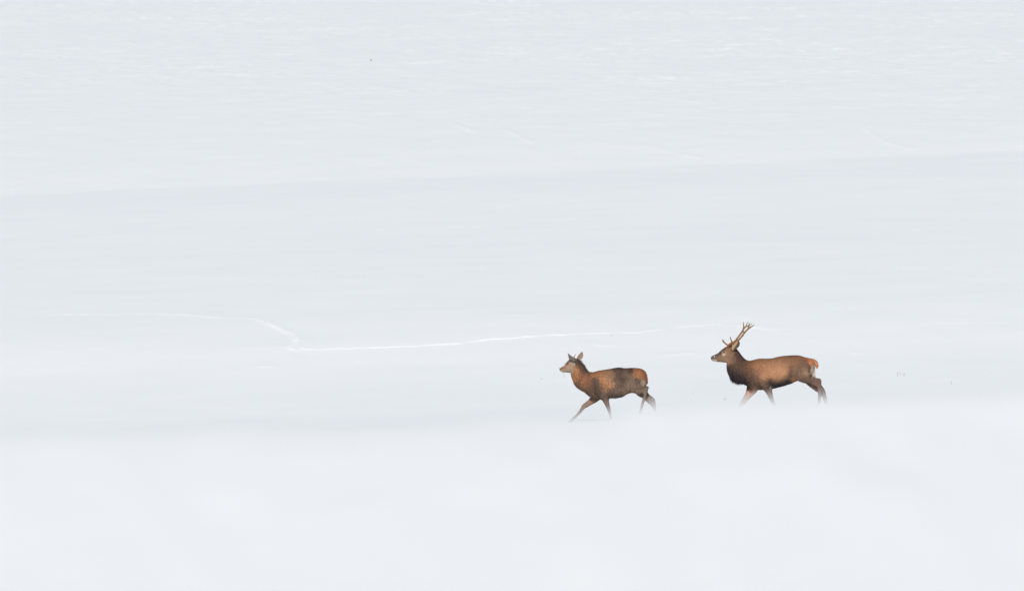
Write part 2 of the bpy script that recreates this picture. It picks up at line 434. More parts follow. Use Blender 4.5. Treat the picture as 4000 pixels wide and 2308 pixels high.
def leaf(name, left, right, to_m, y0, cup, lean, inner, outer, parent, split=None):
    """an ear: a cupped leaf between two outlines (crop pixels), real thickness"""
    n, m = 14, 9
    Lp = catmull([to_m(*p) for p in left], n); Rp = catmull([to_m(*p) for p in right], n)
    V, C = [], []
    for sgn in (0, 1):
        for k in range(n):
            for j in range(m):
                t = j / (m - 1); p = Lp[k] * (1 - t) + Rp[k] * t; s = k / (n - 1)
                dep = cup * (1 - (2 * t - 1) ** 2) * math.sin(math.pi * min(1, 0.12 + 0.88 * s)) ** 0.6
                th = 0.007 * (1 - (2 * t - 1) ** 4) * (1 - 0.7 * s) + 0.0015
                V.append((p[0], y0 + lean * s + dep + (th if sgn else -th), p[1]))
                cc = (inner if (split is None or t < split) else outer) if sgn == 0 else outer
                edge = 0.75 if (t < 0.1 or t > 0.9 or s > 0.93) else 1.0
                C.append(lin(cc) * edge * ALB)
    def idx(sg, k, j): return sg * n * m + k * m + j
    q = []
    for k in range(n - 1):
        for j in range(m - 1):
            q.append((idx(0, k, j), idx(0, k, j + 1), idx(0, k + 1, j + 1), idx(0, k + 1, j)))
            q.append((idx(1, k, j), idx(1, k + 1, j), idx(1, k + 1, j + 1), idx(1, k, j + 1)))
        for j in (0, m - 1):
            q.append((idx(0, k, j), idx(0, k + 1, j), idx(1, k + 1, j), idx(1, k, j)))
    for j in range(m - 1):
        for k in (0, n - 1):
            q.append((idx(0, k, j), idx(0, k, j + 1), idx(1, k, j + 1), idx(1, k, j)))
    return mesh_np(name, V, np.array(q), M_BODY, parent, True, np.array(C))

def blob(parts, c, r, seed, squash=(1, 1, 1)):
    n, m = 8, 6; V = []
    rr = np.random.default_rng(seed); k = rr.uniform(0.7, 1.3, (m + 1, n))
    for i in range(m + 1):
        for j in range(n):
            th, ph = math.pi * i / m, 2 * math.pi * j / n
            q = r * (k[i, j] if 0 < i < m else 1)
            V.append((c[0] + q * squash[0] * math.sin(th) * math.cos(ph), c[1] + q * squash[1] * math.sin(th) * math.sin(ph), c[2] + q * squash[2] * math.cos(th)))
    Q = [(i * n + j, i * n + (j + 1) % n, (i + 1) * n + (j + 1) % n, (i + 1) * n + j) for i in range(m) for j in range(n)]
    parts.add(V, Q)

def hoof(parent, to_m, top, toe, heel, y0, w):
    """cloven hoof: two claws; crop pixels for coronet, toe and heel"""
    P = Parts(); t, e, h = (np.array(to_m(*p)) for p in (top, toe, heel))
    for sgn in (-1, 1):
        rows = []
        for f, sc in ((0.0, 0.72), (0.5, 0.9), (1.0, 1.0)):
            fr = t * (1 - f) + e * f; bk = (t + (h - e) * 0.75) * (1 - f) + h * f
            y = y0 + sgn * w * 0.52
            rows.append([(fr[0], y - w * 0.14 * sgn, fr[1]), ((fr[0] * 2 + bk[0]) / 3, y + w * 0.46 * sc, (fr[1] * 2 + bk[1]) / 3), (bk[0], y + w * 0.40 * sc, bk[1]),
                         (bk[0], y - w * 0.40 * sc, bk[1]), ((fr[0] * 2 + bk[0]) / 3, y - w * 0.46 * sc, (fr[1] * 2 + bk[1]) / 3)])
        V = np.array(rows).reshape(-1, 3); V = np.concatenate([V, [V[:5].mean(0)], [V[10:].mean(0)]])
        q = [(i * 5 + j, i * 5 + (j + 1) % 5, (i + 1) * 5 + (j + 1) % 5, (i + 1) * 5 + j) for i in range(2) for j in range(5)]
        tr = [(15, (j + 1) % 5, j) for j in range(5)] + [(16, 10 + j, 10 + (j + 1) % 5) for j in range(5)]
        P.add(V, q, tr)
    V, f = P.arrays()
    return mesh_np('hoof', V, f, M_HOOF, parent, False)

ALB = 0.70      # coat reflectance relative to the tone it shows in full light

def deer(name, spec):
    scale, ox, oy = spec['crop']
    bx, by = spec['base']                       # foot of the animal, crop pixels
    basem = np.array([((ox + bx / scale) - 2000) / 200.0, DEER, (1154 - (oy + by / scale)) / 200.0])
    k = 1 / (scale * 200.0)
    to_m = lambda x, y: ((x - bx) * k, (by - y) * k)
    to_crop = lambda P: (P[:, 0] / k + bx, by - P[:, 2] / k)
    root = bpy.data.objects.new(name, None); col.objects.link(root); root.location = basem
    root.empty_display_size = 0.3
    P = Parts()
    for n_l, (rows, pw) in enumerate(spec['lofts']):
        if n_l >= 3:                            # shoulder and thigh stand a little proud of the trunk
            rows = [(*q[:5], q[5] + math.copysign(0.028 * (1 if j < 3 else max(0, 1 - (j - 2) / 5)), q[5])) for j, q in enumerate(rows)]
        loft(P, rows, to_m, power=pw)
    V, fs = remesh(P, 0.009, 3, name + '_tmp')
    cf0 = colour_field(spec['colours'], spec['cnoise'], spec['seed'], 420, spec.get('sat', 0.9), spec.get('even', 0.0))
    tint = np.array(spec.get('tint', (1, 1, 1)))[None] * ALB * spec.get('gain', 1.0)
    cf = lambda x, y: cf0(x, y) * tint
    cx, cy = to_crop(V)
    body = mesh_np('body', V, fs, M_BODY, root, True, np.clip(cf(cx, cy), 0.003, 0.9))
    make_fur('fur', V, fs, to_crop, cf, spec['length'], spec['direction'], spec['count'], spec['seed'], spec['jitter'], root, spec.get('fw', 0.0024), spec.get('lift', 0.22))
    for a in spec['hooves']: hoof(root, to_m, *a)
    for e in spec['ears']: leaf('ear', e['l'], e['r'], to_m, e['y'], e['cup'], e['lean'], e['in'], e['out'], root, e.get('split'))
    for ex, ey, yy, r in spec['eyes']:
        q = Parts(); x, z = to_m(ex, ey)
        n, m = 14, 10
        VV = [(x + r * 1.25 * math.sin(math.pi * i / m) * math.cos(2 * math.pi * j / n), yy + r * 0.45 * math.sin(math.pi * i / m) * math.sin(2 * math.pi * j / n), z + r * 0.72 * math.cos(math.pi * i / m)) for i in range(m + 1) for j in range(n)]
        q.add(VV, [(i * n + j, i * n + (j + 1) % n, (i + 1) * n + (j + 1) % n, (i + 1) * n + j) for i in range(m) for j in range(n)])
        VV, ff = q.arrays(); mesh_np('eye', VV, ff, M_EYE, root)
    for ant in spec['antlers']:
        q = Parts()
        for pts, rad in ant: tube(q, rad=[v * 0.84 for v in rad], pts=[(*[to_m(p[0], p[1])[0]], p[2], to_m(p[0], p[1])[1]) for p in pts])
        VV, ff = remesh(q, 0.0042, 2, 'antler_tmp')
        zz = VV[:, 2]
        t = np.clip((zz - zz.min()) / (zz.max() - zz.min()), 0, 1)
        nz = 0.85 + 0.3 * fbm(VV[:, 0] * 40, VV[:, 2] * 40, 2, 3)
        CC = (lin((158, 104, 72))[None] * (1 - t[:, None]) + lin((150, 122, 82))[None] * t[:, None]) * nz[:, None] * ALB
        mesh_np('antler', VV, ff, M_BODY, root, True, CC)
    # nose pad
    q = Parts()
    loft(q, spec['nose'], to_m, per=4, ring=16)
    VV, ff = remesh(q, 0.004, 2, 'nose_tmp'); mesh_np('nose', VV, ff, M_NOSE, root)
    # snow frozen to the face and legs
    q = Parts(); r = np.random.default_rng(spec['seed'] + 3)
    for j, (sx, sy, yy, rad, cnt, sp) in enumerate(spec['snow']):
        for i in range(cnt * 2):
            x, z = to_m(sx + r.normal(0, sp), sy + r.normal(0, sp))
            blob(q, (x, yy + r.normal(0, 0.008), z), rad * 0.72 * r.uniform(0.4, 1.3), int(r.integers(1e6)), (1.2, 1, 0.8))
    VV, ff = q.arrays(); o = mesh_np('snow_crust', VV, ff, M_CRUST, root); tag(o, kind='stuff')
    if 'tail' in spec:
        q = Parts(); loft(q, spec['tail'], to_m, per=5, ring=16)
        VV, ff = remesh(q, 0.006, 2, 'tail_tmp'); cx, cy = to_crop(VV)
        tail = mesh_np('tail', VV, ff, M_BODY, root, True, np.clip(cf(cx, cy), 0.003, 0.9))
        make_fur('tail_fur', VV, ff, to_crop, cf, lambda x, y: np.full(len(x), 0.035), lambda x, y: (np.full(len(x), 0.5), np.full(len(x), -0.9)), 900, spec['seed'] + 8, spec['jitter'], tail, 0.004)
    return root, to_m, basem

# ---- the stag: pixels of a crop at 3.7333 px per photograph pixel, origin (2740, 1230)
def c3(x, y): # crop of the head (7.28 px per pixel, origin 2760,1240) -> stag crop
    return ((x / 7.28 + 20) * 3.7333, (y / 7.28 + 10) * 3.7333)
STAG_BODY = [
    # head
    ([(139, 616, 148, 650, .022, 0), (152, 602, 156, 664, .036, 0), (190, 584, 190, 674, .044, 0), (232, 560, 226, 680, .048, 0), (268, 530, 280, 684, .058, 0), (305, 502, 330, 690, .074, 0),
      (350, 470, 372, 694, .082, 0), (400, 450, 420, 690, .078, 0), (450, 452, 470, 650, .066, 0), (490, 480, 500, 620, .05, 0)], 2.2),
    # neck
    ([(430, 458, 385, 670, .055, 0), (470, 470, 372, 705, .075, 0), (512, 500, 368, 750, .088, 0), (556, 556, 376, 808, .100, 0), (600, 611, 402, 865, .112, 0), (645, 652, 440, 925, .124, 0),
      (710, 668, 508, 962, .140, 0), (790, 648, 595, 990, .165, 0), (860, 640, 690, 1040, .18, 0)], 2.1),
    # trunk
    ([(740, 700, 640, 960, .10, 0), (800, 648, 660, 1020, .15, 0), (870, 638, 730, 1075, .185, 0), (950, 638, 830, 1092, .205, 0), (1030, 632, 960, 1085, .225, 0), (1110, 613, 1040, 1072, .240, 0), (1190, 599, 1130, 1050, .245, 0),
      (1270, 593, 1220, 1026, .240, 0), (1350, 589, 1310, 996, .225, 0), (1430, 593, 1385, 960, .210, 0), (1500, 615, 1470, 930, .195, 0), (1565, 630, 1545, 900, .165, 0),
      (1612, 645, 1600, 840, .12, 0), (1640, 690, 1630, 790, .06, 0)], 2.2),
    # near foreleg
    ([(810, 760, 930, 780, .05, -.115), (790, 850, 965, 865, .065, -.13), (800, 950, 985, 960, .072, -.14), (850, 1030, 1008, 1030, .062, -.14), (898, 1085, 1022, 1075, .050, -.135), (943, 1140, 1033, 1140, .040, -.13),
      (985, 1215, 1048, 1218, .032, -.125), (1008, 1258, 1064, 1262, .032, -.12), (1034, 1310, 1076, 1306, .023, -.12), (1052, 1370, 1088, 1366, .020, -.12), (1062, 1420, 1106, 1418, .024, -.12), (1064, 1452, 1112, 1455, .024, -.12)], 2.0),
    # far foreleg
    ([(690, 940, 850, 980, .06, .12), (668, 1050, 826, 1085, .058, .13), (655, 1110, 800, 1130, .048, .13), (635, 1160, 745, 1180, .040, .13), (605, 1215, 690, 1235, .034, .125), (576, 1262, 650, 1282, .032, .12),
      (545, 1312, 602, 1328, .025, .12), (510, 1370, 552, 1385, .020, .12), (474, 1425, 520, 1440, .024, .12), (448, 1452, 506, 1468, .024, .12)], 2.0),
    # near hind leg
    ([(1390, 650, 1540, 665, .06, -.09), (1335, 750, 1572, 760, .095, -.115), (1318, 850, 1582, 850, .10, -.125), (1365, 935, 1588, 895, .085, -.125), (1470, 980, 1604, 910, .062, -.12), (1560, 1000, 1640, 914, .048, -.115),
      (1630, 1020, 1690, 921, .037, -.11), (1685, 1055, 1738, 938, .032, -.11), (1697, 1115, 1746, 1040, .028, -.11), (1699, 1190, 1744, 1180, .022, -.11), (1694, 1260, 1734, 1265, .021, -.11), (1674, 1310, 1724, 1325, .025, -.11), (1668, 1350, 1716, 1362, .024, -.11)], 2.0),
    # far hind leg
    ([(1470, 670, 1630, 690, .06, .09), (1440, 780, 1654, 770, .09, .11), (1440, 870, 1661, 840, .09, .12), (1470, 945, 1662, 905, .075, .12), (1530, 1000, 1682, 950, .058, .115), (1600, 1060, 1722, 992, .046, .11),
      (1665, 1108, 1764, 1040, .038, .11), (1715, 1140, 1794, 1082, .033, .11), (1752, 1175, 1812, 1130, .027, .11), (1776, 1225, 1828, 1210, .022, .11), (1800, 1300, 1844, 1295, .021, .11), (1816, 1365, 1866, 1362, .025, .11), (1830, 1400, 1882, 1402, .024, .11)], 2.0),
]
STAG_COL = [  # x, y, spread, tone
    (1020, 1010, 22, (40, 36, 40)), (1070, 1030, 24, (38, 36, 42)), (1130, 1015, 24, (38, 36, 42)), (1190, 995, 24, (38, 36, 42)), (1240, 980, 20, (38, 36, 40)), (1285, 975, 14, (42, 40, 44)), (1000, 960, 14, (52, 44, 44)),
    (470, 880, 30, (36, 32, 35)), (530, 920, 30, (34, 32, 36)), (590, 930, 28, (38, 34, 38)), (430, 850, 24, (38, 33, 36)), (640, 985, 22, (44, 38, 40)), (690, 1040, 22, (60, 50, 48)),
    (1296, 760, 14, (100, 76, 62)), (1296, 830, 13, (88, 68, 58)), (1300, 890, 13, (80, 64, 56)), (700, 830, 20, (96, 72, 58)), (720, 930, 22, (78, 62, 56)),  # shade of the thigh and shoulder folds, put into the coat colour
    (1120, 800, 34, (184, 138, 106)), (1180, 850, 30, (182, 136, 106)), (1040, 850, 30, (178, 132, 102)), (910, 900, 24, (172, 126, 96)), (1520, 850, 20, (160, 128, 102)),
    (200, 640, 30, (112, 92, 82)), (170, 668, 12, (190, 165, 145)), (205, 672, 10, (200, 180, 160)), (160, 610, 22, (62, 54, 54)), (225, 575, 22, (66, 56, 54)), (280, 530, 20, (62, 54, 52)), (325, 490, 18, (78, 62, 54)),
    (306, 542, 6, (150, 124, 106)), (354, 548, 6, (150, 124, 106)), (330, 524, 6, (128, 102, 86)), (329, 545, 8, (70, 52, 46)), (326, 572, 10, (190, 164, 148)), (250, 640, 35, (120, 96, 82)), (310, 650, 35, (126, 101, 86)), (360, 680, 25, (150, 118, 100)), (380, 600, 40, (122, 97, 80)), (395, 510, 30, (122, 90, 70)),
    (420, 580, 35, (130, 104, 86)), (465, 500, 25, (105, 84, 68)), (440, 650, 30, (118, 92, 76)),
    (520, 530, 30, (60, 48, 46)), (500, 620, 40, (82, 62, 54)), (560, 600, 35, (68, 53, 49)), (430, 740, 40, (78, 60, 54)), (400, 800, 35, (52, 44, 45)), (540, 700, 45, (88, 66, 56)), (600, 680, 40, (76, 58, 52)), (640, 740, 40, (98, 70, 56)),
    (480, 850, 50, (48, 42, 44)), (560, 900, 50, (44, 40, 44)), (620, 830, 45, (74, 57, 52)), (600, 960, 45, (48, 42, 46)), (650, 1010, 35, (62, 50, 48)),
    (700, 690, 35, (110, 78, 60)), (690, 780, 45, (112, 80, 62)), (760, 720, 50, (138, 98, 74)), (720, 880, 50, (92, 72, 62)), (740, 980, 50, (84, 68, 62)),
    (850, 670, 45, (128, 92, 70)), (850, 760, 60, (152, 108, 84)), (830, 860, 50, (128, 96, 80)), (900, 880, 40, (158, 116, 90)), (860, 960, 40, (112, 86, 74)), (800, 1050, 45, (88, 71, 64)),
    (960, 660, 50, (126, 92, 70)), (980, 760, 70, (160, 116, 90)), (980, 860, 60, (164, 122, 96)), (960, 960, 30, (88, 70, 62)), (985, 1000, 30, (56, 48, 50)),
    (1100, 650, 50, (126, 94, 72)), (1100, 740, 70, (154, 114, 88)), (1110, 830, 70, (170, 126, 100)), (1080, 920, 45, (158, 118, 92)), (1050, 990, 35, (78, 66, 62)), (1060, 1040, 35, (52, 48, 54)),
    (1230, 630, 45, (118, 88, 68)), (1220, 720, 60, (146, 106, 82)), (1220, 820, 60, (162, 121, 96)), (1190, 900, 40, (142, 108, 86)), (1170, 970, 35, (72, 64, 62)), (1150, 1020, 40, (54, 52, 58)), (1240, 960, 30, (52, 50, 54)), (1270, 900, 22, (84, 68, 58)),
    (1310, 935, 16, (150, 104, 78)), (1345, 962, 18, (172, 116, 84)), (1280, 1000, 20, (58, 56, 62)),
    (1340, 630, 45, (120, 88, 68)), (1330, 720, 45, (132, 96, 74)), (1310, 830, 35, (112, 84, 70)), (1430, 640, 45, (128, 92, 72)),
    (1450, 720, 45, (104, 81, 69)), (1400, 800, 50, (112, 89, 78)), (1520, 690, 28, (108, 82, 70)), (1500, 800, 45, (128, 102, 86)), (1530, 860, 30, (140, 112, 92)), (1420, 900, 50, (116, 94, 84)), (1500, 930, 45, (108, 88, 80)),
    (1572, 760, 12, (84, 68, 62)), (1572, 820, 12, (64, 54, 52)), (1574, 880, 12, (66, 56, 54)), (1540, 640, 25, (160, 102, 72)), (1590, 670, 28, (180, 116, 84)), (1610, 720, 20, (184, 126, 96)), (1622, 790, 18, (214, 194, 174)), (1604, 835, 14, (238, 214, 198)), (1630, 850, 22, (248, 228, 214)), (1625, 815, 14, (242, 218, 204)), (1642, 886, 12, (205, 190, 172)), (1655, 925, 14, (104, 84, 78)),
    (1660, 690, 30, (196, 136, 104)), (1690, 740, 20, (188, 126, 94)),
    (1600, 960, 35, (100, 80, 76)), (1700, 960, 35, (96, 76, 72)), (1660, 1020, 25, (112, 88, 82)), (1620, 1060, 25, (148, 120, 110)), (1720, 1100, 35, (118, 95, 90)), (1800, 1120, 30, (112, 98, 95)), (1720, 1250, 50, (110, 92, 88)), (1830, 1300, 60, (110, 95, 92)),
    (720, 1100, 30, (180, 128, 108)), (660, 1150, 35, (165, 132, 120)), (780, 1120, 22, (205, 175, 160)), (600, 1250, 50, (150, 125, 115)), (480, 1430, 60, (120, 100, 92)),
    (940, 1060, 35, (96, 77, 71)), (1000, 1150, 40, (104, 85, 80)), (1030, 1250, 50, (108, 90, 86)), (1080, 1400, 60, (105, 88, 84)), (880, 1080, 25, (98, 80, 74)),
]
def stag_len(x, y):
    L = np.full(len(x), 0.026)
    neck = sstep(780, 560, x) * sstep(380, 470, x + (y - 600) * 0.2)
    L = L + 0.026 * neck
    mane = sstep(130, 30, np.abs((x - 480) * 0.62 - (y - 900) * 0.75) * 0 + np.hypot((x - 480) / 1.0, (y - 880) / 1.0) * 0.75)
    L = L + 0.065 * mane
    L = np.where((x < 400) & (y < 700), 0.010, L)
    L = np.where((y > 1085) | ((x > 1600) & (y > 920)), 0.010, L)
    L = np.where((x > 1590) & (y < 920), 0.02, L)
    return L
def stag_dir(x, y):
    neck = sstep(820, 600, x)
    leg = sstep(1040, 1120, y)
    dx = 0.85 * (1 - neck) + 0.35 * neck; dz = -0.45 * (1 - neck) - 0.9 * neck
    return dx * (1 - leg), dz * (1 - leg) - leg

def c3m(pts, y0, y1):
    n = len(pts); return [(*c3(*p), y0 + (y1 - y0) * i / (n - 1)) for i, p in enumerate(pts)]
NEAR_ANTLER = [
    (c3m([(612, 850), (622, 795), (700, 728), (790, 682), (868, 592), (955, 470), (1022, 375), (1052, 300)], -.045, -.26), [.024, .026, .022, .020, .019, .018, .019, .020]),
    (c3m([(635, 790), (575, 768), (500, 708), (462, 672), (442, 615)], -.05, -.14), [.018, .017, .015, .013, .004]),
    (c3m([(470, 680), (486, 664), (490, 632)], -.12, -.125), [.011, .009, .004]),
    (c3m([(735, 705), (705, 665), (682, 605), (668, 530)], -.09, -.18), [.016, .014, .011, .004]),
    (c3m([(1050, 310), (1048, 250), (1042, 190), (1040, 115)], -.255, -.22), [.018, .014, .010, .003]),
    (c3m([(1060, 295), (1100, 260), (1130, 205), (1160, 120)], -.26, -.30), [.017, .013, .010, .003]),
    (c3m([(1060, 300), (1115, 258), (1195, 225), (1290, 166)], -.26, -.34), [.017, .013, .011, .003]),
]
FAR_ANTLER = [
    (c3m([(630, 845), (660, 800), (800, 715), (920, 635), (1020, 515), (1085, 432), (1170, 340), (1230, 292), (1300, 252), (1380, 200)], .045, .30), [.024, .025, .022, .020, .020, .020, .019, .017, .012, .003]),
    (c3m([(1190, 315), (1200, 270), (1212, 215), (1218, 130)], .24, .20), [.018, .014, .010, .003]),
    (c3m([(1040, 500), (1042, 520), (1034, 540)], .17, .17), [.014, .014, .008]),
    (c3m([(660, 800), (600, 780), (545, 742), (520, 705)], .06, .16), [.017, .015, .011, .004]),
    (c3m([(1075, 440), (1050, 405), (1035, 375)], .19, .14), [.015, .012, .006]),
]
stag_spec = dict(
    crop=(3.7333, 2740, 1230), base=(1150, 1493), lofts=STAG_BODY, colours=STAG_COL, cnoise=14, seed=11, length=stag_len, direction=stag_dir, count=64000, jitter=0.28, sat=1.0, gain=1.16, tint=(1.0, 0.99, 0.90),
    hooves=[((1064, 1450), (1036, 1496), (1112, 1498), -.12, .026), ((452, 1456), (405, 1496), (486, 1505), .12, .026), ((1664, 1352), (1650, 1402), (1716, 1395), -.11, .025), ((1836, 1404), (1850, 1462), (1912, 1440), .11, .025)],
    ears=[dict(l=[c3(*p) for p in [(748, 935), (705, 868), (790, 740), (850, 675), (888, 632)]], r=[c3(*p) for p in [(775, 925), (850, 888), (930, 800), (940, 710), (895, 634)]], y=-.115, cup=.03, lean=-.03, split=.5, **{'in': (190, 156, 128), 'out': (86, 72, 62)}),
          dict(l=[c3(*p) for p in [(758, 915), (720, 848), (790, 740), (850, 690), (880, 660)]], r=[c3(*p) for p in [(775, 905), (840, 868), (900, 800), (905, 730), (884, 662)]], y=.10, cup=-.03, lean=.04, split=None, **{'in': (100, 84, 70), 'out': (170, 140, 114)})],
    eyes=[(329, 544, -.075, .018), (329, 544, .075, .018)],
    antlers=[NEAR_ANTLER, FAR_ANTLER],
    nose=[(136, 620, 142, 646, .020, 0), (146, 606, 148, 652, .030, 0), (160, 600, 160, 640, .031, 0), (172, 600, 170, 626, .024, 0)],
    snow=[(188, 604, -.036, .005, 5, 5), (150, 614, -.03, .004, 4, 4), (222, 572, -.022, .006, 6, 5), (250, 548, -.022, .0065, 7, 6), (275, 530, -.02, .007, 7, 6), (298, 508, -.02, .006, 5, 5), (1005, 1060, -.2, .006, 7, 14), (998, 1098, -.19, .005, 6, 10), (1748, 1080, -.12, .005, 4, 8)],
    tail=[(1590, 640, 1600, 690, .03, 0), (1630, 640, 1628, 690, .04, 0), (1668, 662, 1640, 705, .042, 0), (1693, 695, 1650, 722, .034, 0), (1696, 735, 1662, 745, .022, 0), (1684, 770, 1676, 768, .008, 0)],
)
stag, stag_m, stag_base = deer('red_deer_stag', stag_spec)
tag(stag, 'large brown red deer stag with tall branched antlers trotting through deep snow', 'deer')

# ---- the young stag in front: crop at 4.55 px per photograph pixel, origin (2140, 1340)
def c4(x, y): # head crop (9.1 px per pixel, origin 2160,1350)
    return ((x / 9.1 + 20) * 4.55, (y / 9.1 + 10) * 4.55)
YOUNG_BODY = [
    ([(210, 440, 214, 480, .020, 0), (222, 432, 224, 496, .032, 0), (250, 418, 250, 508, .038, 0), (288, 392, 290, 513, .042, 0), (328, 350, 342, 518, .055, 0), (372, 302, 394, 524, .068, 0), (420, 278, 440, 530, .072, 0), (470, 270, 490, 500, .064, 0), (515, 290, 530, 450, .045, 0)], 2.2),
    ([(470, 272, 412, 520, .050, 0), (505, 276, 410, 552, .062, 0), (540, 296, 418, 592, .072, 0), (580, 342, 434, 644, .082, 0), (622, 396, 460, 700, .092, 0), (668, 456, 506, 760, .102, 0), (722, 508, 570, 808, .115, 0), (800, 520, 650, 852, .135, 0), (880, 500, 730, 925, .15, 0)], 2.1),
    ([(760, 560, 660, 820, .08, 0), (810, 522, 690, 870, .125, 0), (885, 498, 740, 935, .155, 0), (970, 482, 840, 980, .175, 0), (1080, 466, 1000, 972, .195, 0), (1180, 448, 1120, 966, .205, 0), (1270, 438, 1230, 958, .205, 0), (1350, 448, 1320, 938, .200, 0), (1430, 446, 1400, 895, .185, 0),
      (1510, 444, 1490, 868, .175, 0), (1590, 448, 1580, 850, .165, 0), (1670, 466, 1660, 820, .14, 0), (1728, 510, 1715, 780, .10, 0), (1754, 580, 1745, 720, .05, 0)], 2.3),
    # near foreleg
    ([(820, 640, 970, 660, .04, -.095), (805, 770, 1005, 790, .055, -.11), (840, 875, 1045, 870, .058, -.118), (915, 950, 1062, 935, .050, -.115), (965, 1012, 1078, 1010, .041, -.11), (1010, 1085, 1094, 1085, .034, -.11), (1040, 1142, 1104, 1140, .029, -.105),
      (1062, 1190, 1112, 1186, .026, -.10), (1080, 1248, 1120, 1245, .019, -.10), (1096, 1305, 1134, 1304, .018, -.10), (1104, 1350, 1150, 1350, .022, -.10), (1106, 1380, 1152, 1382, .022, -.10)], 2.0),
    # far foreleg
    ([(760, 850, 960, 900, .045, .10), (770, 945, 945, 975, .048, .105), (722, 1008, 872, 1040, .041, .105), (662, 1058, 770, 1096, .034, .105), (614, 1098, 690, 1140, .030, .10), (590, 1146, 644, 1168, .026, .10), (540, 1222, 586, 1238, .019, .10),
      (470, 1296, 514, 1312, .018, .10), (425, 1338, 472, 1358, .021, .10), (398, 1366, 448, 1384, .022, .10)], 2.0),
    # near hind leg
    ([(1480, 560, 1690, 560, .055, -.075), (1440, 660, 1732, 650, .08, -.09), (1420, 760, 1742, 725, .085, -.10), (1450, 845, 1720, 765, .07, -.10), (1540, 878, 1700, 768, .055, -.10), (1630, 880, 1730, 766, .042, -.095), (1690, 890, 1776, 768, .034, -.09),
      (1708, 925, 1784, 812, .030, -.09), (1694, 960, 1752, 905, .025, -.09), (1674, 1020, 1724, 1010, .021, -.09), (1652, 1106, 1698, 1106, .020, -.09), (1634, 1170, 1680, 1178, .022, -.09), (1626, 1205, 1672, 1216, .022, -.09)], 2.0),
    # far hind leg
    ([(1540, 700, 1730, 690, .06, .075), (1530, 800, 1745, 770, .07, .09), (1570, 892, 1765, 850, .058, .095), (1672, 966, 1800, 912, .046, .095), (1732, 1018, 1850, 950, .038, .09), (1795, 1075, 1894, 990, .032, .09), (1836, 1110, 1910, 1045, .028, .09),
      (1866, 1160, 1920, 1130, .023, .09), (1884, 1195, 1928, 1189, .020, .09), (1900, 1270, 1940, 1268, .019, .09), (1910, 1330, 1958, 1328, .022, .09), (1918, 1356, 1966, 1358, .022, .09)], 2.0),
]
